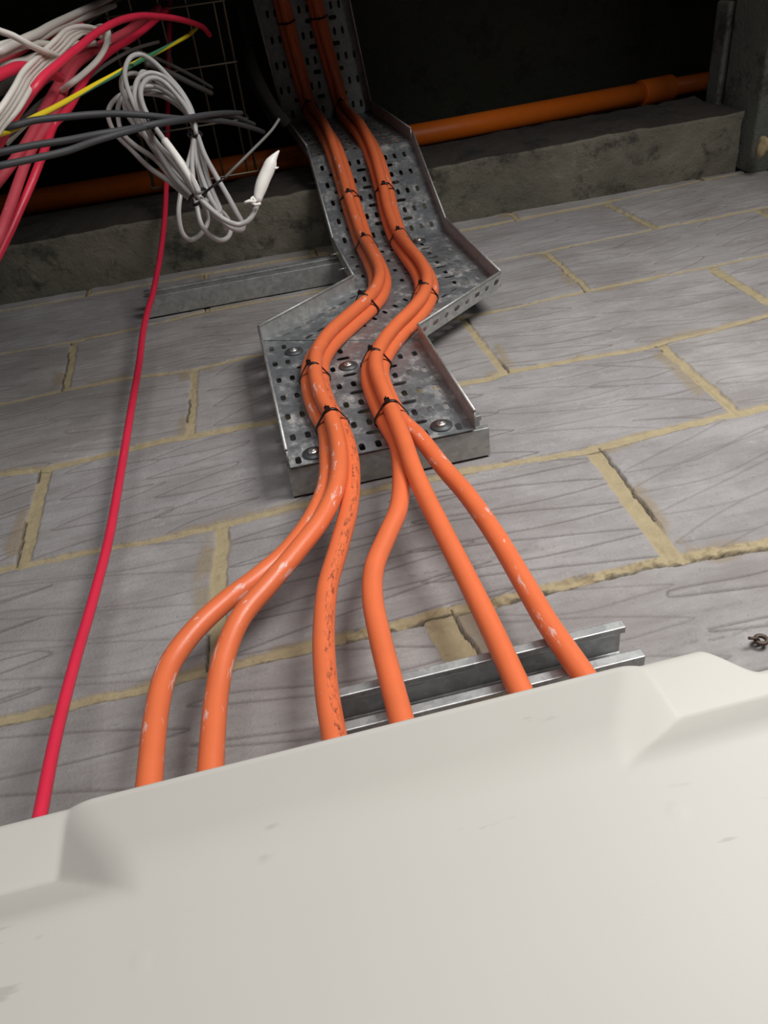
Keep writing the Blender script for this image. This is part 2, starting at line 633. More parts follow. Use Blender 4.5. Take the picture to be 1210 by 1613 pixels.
    me.vertices.add(len(co_))
    me.vertices.foreach_set('co', co_.ravel())
    me.loops.add(q.size)
    me.loops.foreach_set('vertex_index', q.ravel().astype(np.int32))
    me.polygons.add(len(q))
    me.polygons.foreach_set('loop_start', (np.arange(len(q)) * 4).astype(np.int32))
    me.polygons.foreach_set('loop_total', np.full(len(q), 4, dtype=np.int32))
    for nme, arr in (('mortar', mortar), ('crack', crack), ('smear', smear), ('groove', groove), ('tone', blk)):
        a = me.attributes.new(nme, 'FLOAT', 'POINT')
        a.data.foreach_set('value', np.clip(arr, 0, 1).ravel().astype(np.float32))
    me.update()
    me.validate()
    o = link('wall_back', me, M['block'])
    tag(o, 'grey scratched blockwork wall with sandy mortar joints', 'wall', kind='structure')


make_wall()


def relief_box(name, x0, x1, y0, y1, z0, z1, mat, st=0.008, amp=0.008, seed=3, label=None, mats=None):
    """a rough cast slab: front (y0), underside (z0) and ends displaced"""
    nx = int((x1 - x0) / st)
    prof = []                         # profile (y,z) going: back-bottom -> front-bottom -> front-top -> back-top
    ny = max(2, int((y1 - y0) / st))
    nz = max(2, int((z1 - z0) / st))
    for k in range(ny):
        prof.append((y1 + (y0 - y1) * k / ny, z0, 0))
    for k in range(nz):
        prof.append((y0, z0 + (z1 - z0) * k / nz, 1))
    for k in range(3):
        prof.append((y0 + (y1 - y0) * k / 2, z1, 2))
    P = np.array(prof)
    xs = np.linspace(x0, x1, nx)
    m = MB()
    vs_ = []
    U = np.arange(len(P)) * st
    XX, UU = np.meshgrid(xs, U)
    d = (fbm(XX, UU, 9, seed) - .5) * amp * 2 + (fbm(XX, UU, 40, seed + 5) - .5) * amp
    for j in range(len(P)):
        for i in range(nx):
            y, z, k = P[j]
            e = d[j, i]
            yo = (y0 if False else 0)
            if k == 0:
                z_ = z + e
                y_ = y
                if j == 0:
                    z_ = z
            elif k == 1:
                y_, z_ = y + e, z + (e if z < z0 + st else 0)
            else:
                y_, z_ = y, z
            sk = (xs[i] - x0) / (x1 - x0)
            if k == 1 or (k == 0 and j > 0):
                frac = (y1 - y) / (y1 - y0)
                y_ -= 0.030 * (sk - 0.45) * frac
            vs_.append((xs[i], y_, z_))
    fs = [[j * nx + i, j * nx + i + 1, (j + 1) * nx + i + 1, (j + 1) * nx + i] for j in range(len(P) - 1) for i in range(nx - 1)]
    m.add(vs_, fs)
    o = m.build(name, mat)
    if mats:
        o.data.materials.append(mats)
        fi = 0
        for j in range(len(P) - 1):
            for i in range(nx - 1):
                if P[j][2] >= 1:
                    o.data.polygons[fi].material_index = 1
                fi += 1
    return o


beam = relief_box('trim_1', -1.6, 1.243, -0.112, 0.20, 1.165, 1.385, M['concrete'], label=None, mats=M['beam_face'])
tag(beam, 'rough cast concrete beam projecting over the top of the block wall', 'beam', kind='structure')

# ceiling slab, back of the void, side wall, floor
b = MB()
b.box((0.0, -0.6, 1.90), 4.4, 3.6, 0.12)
tag(b.build('ceiling', M['ceiling'], smooth=False), 'concrete ceiling slab above the beam, coloured dark as if unlit', 'ceiling', kind='structure')
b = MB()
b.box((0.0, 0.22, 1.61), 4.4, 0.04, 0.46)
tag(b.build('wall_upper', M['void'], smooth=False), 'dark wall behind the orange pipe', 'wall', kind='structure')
b = MB()
b.box((0.0, -1.6, -1.62), 4.4, 3.6, 0.04)
tag(b.build('floor', M['floor'], smooth=False), 'plain concrete floor', 'floor', kind='structure')


b = MB()
b.box((-0.56, -0.93, 0.98), 2.64, 0.61, 0.26)  # unseen box, added to keep light off the upper tray and cables
tag(b.build('shade_blocker', M['void'], smooth=False, bevel=0.004), 'unseen added shade-casting bulkhead overhead, in front of the beam', 'blocker', kind='structure')


def side_wall():
    m = MB()
    rows = [-1.6, -1.35, -1.125, -0.9, -0.675, -0.45, -0.225, 0.0, 0.225, 0.45, 0.675, 0.9, 1.125, 1.280, 1.345]
    rr = random.Random(3)
    for i in range(len(rows) - 1):
        y = 0.0 - (0.11 if i % 2 else 0.0)
        z0, z1 = rows[i] + .006, rows[i + 1] - .006
        first = True
        while y > -1.2:
            y0 = y - (0.215 if first and i % 2 else 0.44)
            first = False
            j = rr.uniform(0, 0.008)
            m.box((1.29 + 0.05 + j - (0.043 if z0 > 1.12 else 0), (y + y0) / 2, (z0 + z1) / 2), 0.1, y - y0, z1 - z0)
            y = y0 - 0.010
    m.box((1.29 + 0.038, -0.61, 1.235), 0.12, 1.18, 0.205)
    o = m.build('wall_right', M['sideblock'], smooth=False, bevel=0.006)
    o.data.materials.append(M['side_mortar'])
    for p in list(o.data.polygons)[-6:]:
        p.material_index = 1
    return o


tag(side_wall(), 'dark grey block return wall at the right end', 'wall', kind='structure')

# rubble lumps packed where beam meets return wall
def lump(name, c, r, mat, label, cat, seed, group=None):
    bm = bmesh.new()
    bmesh.ops.create_icosphere(bm, subdivisions=3, radius=1)
    rr = random.Random(seed)
    ph = [rr.uniform(0, 6) for _ in range(6)]
    for v in bm.verts:
        p = v.co
        n = 1 + .18 * math.sin(3.1 * p.x + ph[0]) * math.cos(2.7 * p.y + ph[1]) + .12 * math.sin(6.3 * p.z + ph[2] + 4 * p.x) + .05 * math.sin(13 * p.y + ph[3])
        v.co = Vector((p.x * r[0], p.y * r[1], p.z * r[2])) * n + Vector(c)
    me = bpy.data.meshes.new(name)
    bm.to_mesh(me)
    bm.free()
    o = link(name, me, mat)
    return tag(o, label, cat, group)


lump('mortar_lump', at(1201, 232, X=1.245), (0.010, 0.020, 0.016), M['mortar_lump'], 'pale mortar lump stuck on the return wall beside the right end of the beam', 'mortar', 5)

# ------------------------------------------------------------------ orange sprinkler pipe
pipe = empty('sprinkler_pipe', at(700, 206, Y=-0.09), 'long orange plastic pipe above the concrete beam, running behind the tray', 'pipe')
pa, pb, pc, pd, pe = at(-60, 338, Y=-0.10), at(380, 263, Y=-0.095), at(700, 206, Y=-0.09), at(1008, 148, Y=-0.085), at(1124, 126, Y=-0.082)
b = MB()
b.tube([pa, pb, pc, pd], 0.0285, 28)
b.build('pipe_run', M['pipe'], pipe)
b = MB()
b.tube([pd, at(1056, 138, Y=-0.084)], 0.034, 28)
b.build('coupling', M['pipe'], pipe, bevel=0.002)
b = MB()
b.tube([at(1050, 139, Y=-0.084), at(1145, 122, Y=-0.080)], 0.0235, 24)
b.build('pipe_tail', M['pipe'], pipe)

# ------------------------------------------------------------------ perforated tray
WID = 0.1125
TH = 0.0012


def fill_plate(outline, holes, thick=TH):
    cu = bpy.data.curves.new('tmp', 'CURVE')
    cu.dimensions = '2D'
    cu.fill_mode = 'BOTH'
    cu.extrude = thick / 2
    for poly in [outline] + holes:
        s = cu.splines.new('POLY')
        s.points.add(len(poly) - 1)
        for i, p in enumerate(poly):
            s.points[i].co = (p[0], p[1], 0, 1)
        s.use_cyclic_u = True
    o = bpy.data.objects.new('tmp', cu)
    COL.objects.link(o)
    dg = bpy.context.evaluated_depsgraph_get()
    me = bpy.data.meshes.new_from_object(o.evaluated_get(dg))
    bpy.data.objects.remove(o)
    bpy.data.curves.remove(cu)
    return me


def plate(name, outline, holes, org, U, V, mat, parent):
    me = fill_plate(outline, holes)
    Nn = U.cross(V).normalized()
    for v in me.vertices:
        p = v.co
        v.co = org + U * p.x + V * p.y + Nn * p.z
    me.materials.clear()
    return link(name, me, mat, parent, smooth=False)


def slot(cx, cy, w_, h_, n=5, rot=0.0):
    """round-ended slot, w_ x h_"""
    r = min(w_, h_) / 2
    out = []
    if w_ > h_:
        cs = [(w_ / 2 - r, 0, -90), (-(w_ / 2 - r), 0, 90)]
    else:
        cs = [(0, h_ / 2 - r, 0), (0, -(h_ / 2 - r), 180)]
    for (x, y, a0) in cs:
        for k in range(n + 1):
            a = math.radians(a0 + 180 * k / n)
            out.append((x + r * math.cos(a), y + r * math.sin(a)))
    c, s = math.cos(rot), math.sin(rot)
    return [(cx + x * c - y * s, cy + x * s + y * c) for x, y in out]


def inside(poly, x, y, mg=0.010):
    s = 0
    n = len(poly)
    for i in range(n):
        x1, y1 = poly[i]
        x2, y2 = poly[(i + 1) % n]
        L = math.hypot(x2 - x1, y2 - y1)
        d = ((x2 - x1) * (y - y1) - (y2 - y1) * (x - x1)) / L
        if d < mg:
            return False
    return True


def tray_holes(outline, v0, v1, uc, skip=()):
    hs = []
    k = 0
    v = v0
    while v < v1:
        for u in (-0.100, -0.081, -0.023, -0.003, 0.055, 0.075, 0.096):
            if inside(outline, uc + u, v, 0.0085) and all(math.hypot(uc + u - a, v - b_) > .014 for a, b_ in skip):
                hs.append(slot(uc + u, v, 0.0072, 0.0170))
        for u in (-0.062, -0.003, 0.055):
            if inside(outline, uc + u, v + 0.029, 0.011) and all(math.hypot(uc + u - a, v + .029 - b_) > .018 for a, b_ in skip):
                hs.append(slot(uc + u, v + 0.029, 0.0200, 0.0098))
        v += 0.0545
    return hs


tray = empty('perforated_cable_tray', (0.214, -0.045, 0.243), 'galvanised perforated cable tray stepping sideways up the block wall and over the beam', 'cable tray')
ex, ez = Vector((1, 0, 0)), Vector((0, 0, 1))
O3 = Vector((0, -0.045, 0))
CL, CU_ = 0.2155, 0.3900
ZB, Z1, Z2, Z3 = 0.243, 0.566, 0.708, 0.985
th = math.atan2(CU_ - CL, Z2 - Z1)
mo = WID * math.tan(th / 2)
l1, r1 = (CL - WID, Z1 + mo), (CL + WID, Z1 - mo)
l2, r2 = (CU_ - WID, Z2 + mo), (CU_ + WID, Z2 - mo)
bl, br = (CL - WID, ZB), (CL + WID, ZB)
low = [bl, br, r1, l1]
skips = [(0.134, 0.262), (0.292, 0.263), (0.146, 0.556), (0.214, 0.473), (0.133, 0.262)]
plate('tray_plate', low, tray_holes(low, 0.2555, 0.64, CL - 0.001, skips), O3, ex, ez, M['galv'], tray)
# diagonal plate: overlaps both neighbours by a little, slots follow the slope
dg_ = [l1, r1, r2, l2]
hs = []
dv = Vector((CU_ - CL, Z2 - Z1)).normalized()
du = Vector((dv.y, -dv.x))
mid = Vector(((CL + CU_) / 2, (Z1 + Z2) / 2))
for a in range(-6, 7):
    for b_ in (-0.09, -0.052, 0.0, 0.05, 0.088):
        p = mid + dv * (a * 0.027 + (0.012 if b_ in (-0.052, 0.05) else 0)) + du * b_
        if inside(dg_, p.x, p.y, 0.010):
            hs.append(slot(p.x, p.y, 0.0062, 0.0165, rot=-th if abs(b_) > .04 else -th + 1.2))
plate('tray_bend_plate', dg_, hs, O3 + Vector((0, -0.0014, 0)), ex, ez, M['galv'], tray)
up = [l2, r2, (CU_ + WID, Z3), (CU_ - WID, Z3)]
plate('tray_plate', up, tray_holes(up, 0.655, Z3 - .01, CU_ - 0.006, [(0.470, 0.93)]), O3, ex, ez, M['galv'], tray)
# panels that climb over the beam: profile in (y,z)
PR = [(-0.045, Z3), (-0.165, 1.236), (-0.164, 1.655), (-0.62, 1.735)]
PC = [CU_, 0.394, 0.390, 0.352]
for i in range(3):
    (ya, za), (yb, zb) = PR[i], PR[i + 1]
    L = math.hypot(yb - ya, zb - za)
    dxc = PC[i + 1] - PC[i]
    V = Vector((0, (yb - ya) / L, (zb - za) / L))
    ol = [(PC[i] - WID, 0), (PC[i] + WID, 0), (PC[i + 1] + WID, L), (PC[i + 1] - WID, L)]
    plate('tray_plate', ol, tray_holes(ol, 0.022, L - .01, PC[i] - .006), Vector((0, ya, za)), ex, V, M['galv'], tray)

FH = 0.025


def flange(p0, p1, nrm, parent=tray, holes=0, h=FH, n1=None):
    """upright edge of the tray from p0 to p1, standing along nrm, rolled lip on top"""
    p0, p1 = Vector(p0), Vector(p1)
    V = (p1 - p0)
    L = V.length
    V.normalize()
    n1 = n1 or nrm
    if (Vector(n1) - Vector(nrm)).length < 1e-4:
        U = Vector(nrm)
        hl = []
        if holes:
            n = int(L / 0.026)
            for k in range(n):
                hl.append(slot(h * .50, L * (k + .5) / n, 0.0075, 0.015 if k % 2 else 0.011))
        plate('side_flange', [(0, 0), (h, 0), (h, L), (0, L)], hl, p0, U, V, M['galv_edge'], parent)
    m = MB()
    m.tube([p0 + Vector(nrm) * h, p1 + Vector(n1) * h], 0.0021, 8)
    m.build('flange_lip', M['galv_edge'], parent)


ny = Vector((0, -1, 0))
P3 = lambda p: Vector((p[0], -0.045, p[1]))
flange(P3(bl), P3(l1), ny)
flange(P3(br), P3(r1), ny)
flange(P3(l1), P3(l2), ny)
flange(P3(r1), P3(r2), ny, holes=1)
flange(P3(l2), (CU_ - WID, -0.045, Z3), ny)
flange(P3(r2), (CU_ + WID, -0.045, Z3), ny)
for i in range(3):
    (ya, za), (yb, zb) = PR[i], PR[i + 1]
    L = math.hypot(yb - ya, zb - za)
    n_ = Vector((0, -(zb - za) / L, (yb - ya) / L))
    for s in (-1, 1):
        flange((PC[i] + s * WID, ya, za), (PC[i + 1] + s * WID, yb, zb), n_)
# little notched ears where flanges are cut, round end tab
for x in (bl[0], br[0]):
    m = MB()
    m.tube([(x - 0.0012, -0.060, ZB + 0.006), (x + 0.0012, -0.060, ZB + 0.006)], 0.0075, 16)
    m.build('flange_tab', M['galv_edge'], tray)


WX, WZ = at(660, 380, Y=-0.046).x, at(660, 380, Y=-0.046).z


def fixing(x, z, y=-0.0462, rw=0.0135):
    m = MB()
    m.tube([(x, y, z), (x, y - 0.0015, z)], rw, 24)
    o = m.build('washer', M['washer'], tray)
    m = MB()
    rs = [(0.0, 0.0062), (0.0015, 0.0062), (0.003, 0.0052), (0.004, 0.003), (0.0042, 0.0004)]
    m.tube([(x, y - 0.0015 - a, z) for a, r in rs], [r for a, r in rs], 14)
    m.tube([(x, y - 0.0046, z), (x, y - 0.0058, z)], [0.0030, 0.0026], 6)
    h = m.build('bolt_head', M['bolt'], None)
    h.parent = o
    h.matrix_parent_inverse = Matrix.Translation(tray.location).inverted() if False else Matrix.Identity(4)
    o_inv = Matrix.Translation(tray.location).inverted()
    o.matrix_parent_inverse = o_inv
    return o


for (x, z) in ((0.134, 0.262), (0.292, 0.264), (0.146, 0.556), (0.214, 0.473), (WX, WZ)):
    fixing(x, z)


def side_bolt(px, py, s, plug):
    p = at(px, py, X=CU_ + s * (WID + 0.001))
    if p.y > -0.04 or p.y < -0.12:
        p = at(px, py, Y=-0.06)
    p.x = CU_ + s * (WID - 0.001)
    m = MB()
    m.tube([p, p + Vector((s * 0.016, 0, 0))], 0.0014, 8)
    o = m.build('side_bolt', M['bolt'], tray)
    m = MB()
    m.tube([p, p + Vector((s * 0.005, 0, 0))], 0.0036, 6)
    h = m.build('nut', plug, None)
    h.parent = o


side_bolt(523, 401, -1, M['plug'])
side_bolt(532, 425, -1, M['bolt'])
side_bolt(706, 366, 1, M['bolt'])
side_bolt(737, 401, 1, M['bolt'])

# ------------------------------------------------------------------ slotted struts
def strut(x0, x1, z0, z1, label, depth=0.041, lip=0.0095, y_back=-0.002):
    e = empty('strut_channel', (x0, 0, z0), label, 'strut channel', 'galvanised struts screwed to the block wall')
    t = 0.0022
    yf = -depth
    # closed outline of a C section in (y,z), open towards the viewer
    o = [(y_back, z0), (yf, z0), (yf, z0 + lip), (yf + 0.007, z0 + lip), (yf + 0.007, z0 + lip - t), (yf + t, z0 + lip - t),
         (yf + t, z0 + t), (y_back - t, z0 + t), (y_back - t, z1 - t), (yf + t, z1 - t), (yf + t, z1 - lip + t), (yf + 0.007, z1 - lip + t),
         (yf + 0.007, z1 - lip), (yf, z1 - lip), (yf, z1), (y_back, z1)]
    n = len(o)
    m = MB()
    vs_ = [(x, y, z) for x in (x0, x1) for y, z in o]
    fs = [[i, (i + 1) % n, n + (i + 1) % n, n + i] for i in range(n)]
    m.add(vs_, fs)
    ends = [(0, 1, 6, 7), (1, 2, 5, 6), (2, 3, 4, 5), (7, 8, 15, 0), (8, 9, 14, 15), (9, 10, 13, 14), (10, 11, 12, 13)]
    m.add(vs_, [list(q) for q in ends] + [[n + k for k in q][::-1] for q in ends])
    ob = m.build('channel', M['strut'], e, smooth=False, bevel=0.0012)
    return e


strut(0.100, 0.346, 0.246, 0.287, 'short galvanised strut under the bottom end of the cable tray')
strut(0.096, 0.349, -0.140, -0.096, 'galvanised strut just above the white enclosure, behind the orange cables')
strut(-0.092, 0.470, 0.926, 0.970, 'long galvanised strut jutting left of the tray below the beam', lip=0.014)

# ------------------------------------------------------------------ orange cables
CR = 0.0098
PROF = [(-0.045, -0.4)] + PR + [(-1.6, 1.907)]


def seg_n(i):
    (ya, za), (yb, zb) = PROF[i], PROF[i + 1]
    L = math.hypot(yb - ya, zb - za)
    return (-(zb - za) / L, (yb - ya) / L)


def offprof(o):
    ns = [seg_n(i) for i in range(len(PROF) - 1)]
    out = []
    for i, (y, z) in enumerate(PROF):
        a = ns[max(i - 1, 0)]
        b_ = ns[min(i, len(ns) - 1)]
        m = (a[0] + b_[0], a[1] + b_[1])
        k = o * 2 / (m[0] ** 2 + m[1] ** 2)
        out.append((y + m[0] * k, z + m[1] * k))
    return out


def on_tray(px, py, o):
    pr = offprof(o)
    d = ray(px, py)
    best = None
    for i in range(len(pr) - 1):
        (ya, za), (yb, zb) = pr[i], pr[i + 1]
        ey, ez_ = yb - ya, zb - za
        den = d.y * ez_ - d.z * ey
        if abs(den) < 1e-9:
            continue
        t = ((ya - CAM.y) * ez_ - (za - CAM.z) * ey) / den
        s = ((ya - CAM.y) * d.z - (za - CAM.z) * d.y) / den
        if t > 0 and -0.001 <= s <= 1.001 and (best is None or t < best[0]):
            best = (t, i)
    t, i = best
    n = seg_n(i)
    return CAM + d * t, Vector((0, n[0], n[1]))


def bundle(nodes):
    P, Nn = [], []
    for (px, py) in nodes:
        p, n = on_tray(px, py, 0.0165)
        P.append(p)
        Nn.append(n)
    S = spline(P, 0.008)
    # normals by nearest node blend
    out = []
    for p in S:
        ds = sorted(((p - q).length, k) for k, q in enumerate(P))[:2]
        w0, w1 = 1 / (ds[0][0] + 1e-4), 1 / (ds[1][0] + 1e-4)
        n = (Nn[ds[0][1]] * w0 + Nn[ds[1][1]] * w1).normalized()
        out.append((p, n))
    fr = []
    for k, (p, n) in enumerate(out):
        a, b_ = out[max(k - 1, 0)][0], out[min(k + 1, len(out) - 1)][0]
        T = (b_ - a).normalized()
        n = (n - T * n.dot(T)).normalized()
        Lt = n.cross(T).normalized()
        if Lt.x < 0:
            Lt = -Lt
        fr.append((p, n, Lt, T))
    # smooth normals
    return fr


LB = [(524, 668), (508, 640), (498, 612), (495, 585), (499, 562), (517, 535), (545, 509), (575, 483), (592, 462), (598, 438), (588, 408), (573, 378),
      (562, 345), (553, 318), (539, 270), (524, 228), (505, 196), (487, 168), (471, 112), (452, 37), (441, -10), (432, -50)]
RB = [(617, 655), (604, 628), (593, 600), (590, 580), (598, 555), (620, 525), (645, 500), (664, 476), (672, 450), (664, 424), (645, 397), (627, 370),
      (613, 330), (608, 306), (592, 250), (571, 208), (540, 170), (524, 112), (509, 56), (497, 2), (489, -30), (482, -60)]
FL, FR_ = bundle(LB), bundle(RB)


def cable(name, fr, side, low, mat, label, group, r=CR):
    pts = []
    for (px, py, Y) in low[::-1]:
        pts.append(at(px, py, Y=Y))
    for k, (p, n, Lt, T) in enumerate(fr):
        if k % 3 and k != len(fr) - 1:
            continue
        # slow lay: the three cables roll a little round each other
        tw = 0.35 * math.sin(k * 0.045 + side)
        if side == 0:
            q = p + n * 0.0112 + Lt * (0.004 * math.sin(k * .05))
        else:
            q = p + Lt * (side * 0.0100) - n * 0.0055
        pts.append(q)
    S = spline(pts, 0.006)
    m = MB()
    m.tube(S, r, 20)
    o = m.build(name, mat)
    tag(o, label, 'cable', group)
    return o


GC = 'orange power cables on the tray'
cable('power_cable', FL, -1, [(516, 722, -.057), (514, 762, -.058), (494, 812, -.058), (455, 866, -.057), (405, 910, -.055), (352, 950, -.053), (302, 998, -.052), (265, 1052, -.052), (247, 1120, -.054), (235, 1235, -.056), (226, 1330, -.058), (216, 1440, -.058)],
      M['o2'], 'orange cable fanning furthest left above the white enclosure', GC)
cable('power_cable', FL, 0, [(534, 712, -.073), (531, 762, -.071), (508, 815, -.068), (468, 868, -.066), (422, 922, -.064), (380, 972, -.060), (355, 1028, -.057), (342, 1090, -.055), (336, 1150, -.056), (332, 1212, -.057), (326, 1310, -.058), (320, 1420, -.058)],
      M['o2'], 'second orange cable from the left, with a long white scrape below the tie', GC)
cable('power_cable', FL, 1, [(549, 705, -.058), (554, 745, -.058), (550, 800, -.057), (533, 865, -.055), (516, 925, -.054), (510, 1000, -.053), (514, 1080, -.054), (526, 1157, -.056), (545, 1250, -.058), (566, 1350, -.058)],
      M['o3'], 'orange cable with a dark scuffed streak, third from the left', GC)
cable('power_cable', FR_, -1, [(626, 702, -.057), (632, 748, -.057), (628, 800, -.056), (608, 848, -.054), (590, 893, -.053), (587, 940, -.052), (598, 1000, -.053), (616, 1072, -.054), (632, 1132, -.056), (655, 1220, -.058), (684, 1330, -.058)],
      M['o1'], 'smooth orange cable fourth from the left, bowing left in front of the lower strut', GC)
cable('power_cable', FR_, 0, [(636, 694, -.073), (651, 738, -.070), (672, 785, -.066), (702, 845, -.062), (740, 920, -.058), (778, 998, -.056), (818, 1085, -.057), (862, 1180, -.058), (905, 1275, -.058)],
      M['o1'], 'straight orange cable fifth from the left, in front of the lower strut', GC)
cable('power_cable', FR_, 1, [(662, 690, -.058), (700, 738, -.058), (738, 782, -.057), (782, 845, -.056), (822, 912, -.055), (862, 980, -.055), (914, 1056, -.057), (970, 1140, -.058), (1030, 1230, -.058)],
      M['o2'], 'rightmost orange cable with pale paint scrapes', GC)


# ------------------------------------------------------------------ cable ties round the bundles
def tie(fr, px, py, label, lift=0.0):
    # nearest frame to the pixel on the tray
    q, _ = on_tray(px, py, 0.0165)
    k = min(range(len(fr)), key=lambda i: (fr[i][0] - q).length)
    p, n, Lt, T = fr[k]
    cs = [(-0.0100, -0.0055), (0.0100, -0.0055), (0.0, 0.0112)]
    r = CR + 0.0010
    ring = []
    for j in range(48):
        a = 2 * math.pi * j / 48
        ca, sa = math.cos(a), math.sin(a)
        best = max(cs, key=lambda c: c[0] * ca + c[1] * sa)
        ring.append((best[0] + r * ca, best[1] + r * sa))
    # slanting strap as in real life
    e = empty('cable_tie', p, label, 'cable tie', 'black cable ties round the orange bundles')
    m = MB()
    n_ = len(ring)
    vs_ = []
    for (u, v) in ring:
        rad = Vector((u, v)).normalized()
        for (dr, dt) in ((0, -.0019), (.0012, -.0019), (.0012, .0019), (0, .0019)):
            vs_.append(p + Lt * (u + rad.x * dr) + n * (v + rad.y * dr) + T * (dt - 0.25 * (v - 0.01)))
    fs = []
    for j in range(n_):
        j2 = (j + 1) % n_
        for c in range(4):
            c2 = (c + 1) % 4
            fs.append([j * 4 + c, j * 4 + c2, j2 * 4 + c2, j2 * 4 + c])
    m.add(vs_, fs)
    m.build('strap', M['tie'], e)
    m = MB()
    rot = Matrix((Lt, T, n)).transposed()
    hp = p + n * (0.0112 + CR + 0.0030) - T * 0.0028 + Lt * (-0.004)
    m.box(hp, 0.0065, 0.0058, 0.0050, rot)
    m.box(hp + n * 0.003 - Lt * 0.001, 0.0012, 0.0042, 0.0040, rot)
    m.build('tie_head', M['tie'], e, smooth=False, bevel=0.0006)


for (px, py, lb) in [(524, 684, 'black cable tie on the left orange bundle at the bottom edge of the tray'),
                     (494, 592, 'black cable tie on the left orange bundle at the inner bend above the bottom tie'),
                     (583, 484, 'black cable tie on the left orange bundle on the diagonal stretch'),
                     (574, 386, 'black cable tie on the left orange bundle beside the end of the left strut'),
                     (551, 315, 'black cable tie on the left orange bundle just above the left strut'),
                     (487, 174, 'dim black cable tie on the left orange bundle where the tray passes the beam'),
                     (452, 38, 'topmost black cable tie on the left orange bundle in the dark')]:
    tie(FL, px, py, lb)
for (px, py, lb) in [(619, 660, 'black cable tie on the right orange bundle where its three cables split apart'),
                     (590, 572, 'black cable tie on the right orange bundle at the inner bend'),
                     (666, 467, 'black cable tie on the right orange bundle on the diagonal stretch'),
                     (628, 376, 'black cable tie on the right orange bundle at the upper bolt washer'),
                     (607, 303, 'black cable tie on the right orange bundle level with the beam'),
                     (540, 170, 'dim black cable tie on the right orange bundle where the tray passes the beam'),
                     (501, 29, 'topmost black cable tie on the right orange bundle in the dark')]:
    tie(FR_, px, py, lb)

# ------------------------------------------------------------------ loose cables
def loose(name, pts, r, mat, label, cat='cable', group=None, n=12, step=0.006):
    P = []
    for p in pts:
        if len(p) == 3:
            P.append(at(p[0], p[1], t=p[2]))
        else:
            P.append(at(p[0], p[1], Y=p[3]))
    m = MB()
    m.tube(spline(P, step), r, n)
    o = m.build(name, mat)
    tag(o, label, cat, group)
    return o


loose('fire_alarm_cable', [(268, -40, 0, -.50), (267, 40, 0, -.42), (265, 120, 0, -.33), (264, 200, 0, -.25), (262, 290, 0, -.17), (259, 350, 0, -.128), (252, 405, 0, -.09), (241, 462, 0, -.060),
       (234, 485, 0, -.052), (226, 520, 0, -.046), (219, 575, 0, -.040), (206, 650, 0, -.035), (191, 740, 0, -.032), (171, 850, 0, -.032), (145, 950, 0, -.034), (116, 1050, 0, -.040), (88, 1160, 0, -.050), (63, 1285, 0, -.060), (42, 1400, 0, -.066)],
      0.0052, M['red'], 'single long red cable hanging down the block wall to the white enclosure')

GR = 'red cables spilling from the wire basket'


def L(name, s, r, mat, label, group):
    loose(name, s, r, mat, label, 'cable', group)


# back layers first
L('red_cable', [(262, 15, 1.35), (235, 40, 1.28), (205, 62, 1.2), (175, 80, 1.15), (148, 104, 1.1), (131, 130, 1.06), (112, 165, 1.03), (97, 184, 1.0), (86, 195, 1.0), (74, 226, .98), (61, 260, .96), (48, 292, .95), (31, 330, .94), (15, 366, .93), (-8, 412, .92)],
  0.0050, M['red'], 'rightmost cable of the red bunch, leaving the left edge lowest of all', GR)
L('red_cable', [(250, 12, 1.38), (215, 40, 1.3), (180, 60, 1.22), (150, 78, 1.15), (120, 102, 1.1), (106, 125, 1.06), (98, 150, 1.04), (82, 185, 1.0), (62, 215, .98), (45, 245, .96), (30, 285, .94), (16, 325, .92), (0, 368, .9), (-12, 400, .9)],
  0.0062, M['red_dull'], 'dusty pinkish red cable, wide, second in from the right of the red bunch', GR)
L('red_cable', [(240, 20, 1.36), (205, 48, 1.28), (170, 66, 1.2), (138, 80, 1.14), (115, 96, 1.1), (100, 118, 1.06), (88, 140, 1.03), (72, 168, 1.0), (57, 198, .98), (40, 228, .96), (20, 256, .94), (0, 282, .93), (-15, 300, .93)],
  0.0062, M['red_dull'], 'dusty red cable curving out to the left edge just below the black cables', GR)
L('red_cable', [(225, 28, 1.34), (190, 55, 1.26), (155, 72, 1.2), (120, 86, 1.14), (90, 105, 1.1), (60, 135, 1.06), (40, 160, 1.02), (22, 185, .98), (5, 215, .95), (-12, 245, .93)],
  0.0058, M['red'], 'red cable mostly hidden under the white cables, ending at the left edge', GR)
L('red_cable', [(215, 50, 1.38), (185, 72, 1.3), (160, 92, 1.26), (138, 118, 1.2), (118, 150, 1.16), (98, 180, 1.12), (80, 200, 1.1)],
  0.0060, M['red_dull'], 'shaded red cable behind the rest of the red bunch, upper right', GR)
L('red_cable', [(130, 42, 1.2), (100, 52, 1.14), (72, 56, 1.08), (50, 66, 1.04), (25, 82, 1.0), (0, 93, .98), (-15, 100, .97)],
  0.0060, M['red_dull'], 'dusty red cable sandwiched between the upper white cables at the left', GR)
L('red_cable', [(95, 122, 1.0), (72, 114, .96), (50, 107, .93), (28, 106, .9), (10, 113, .88), (-12, 124, .86)],
  0.0062, M['red'], 'short bright red cable stub at the left edge under the white cables', GR)

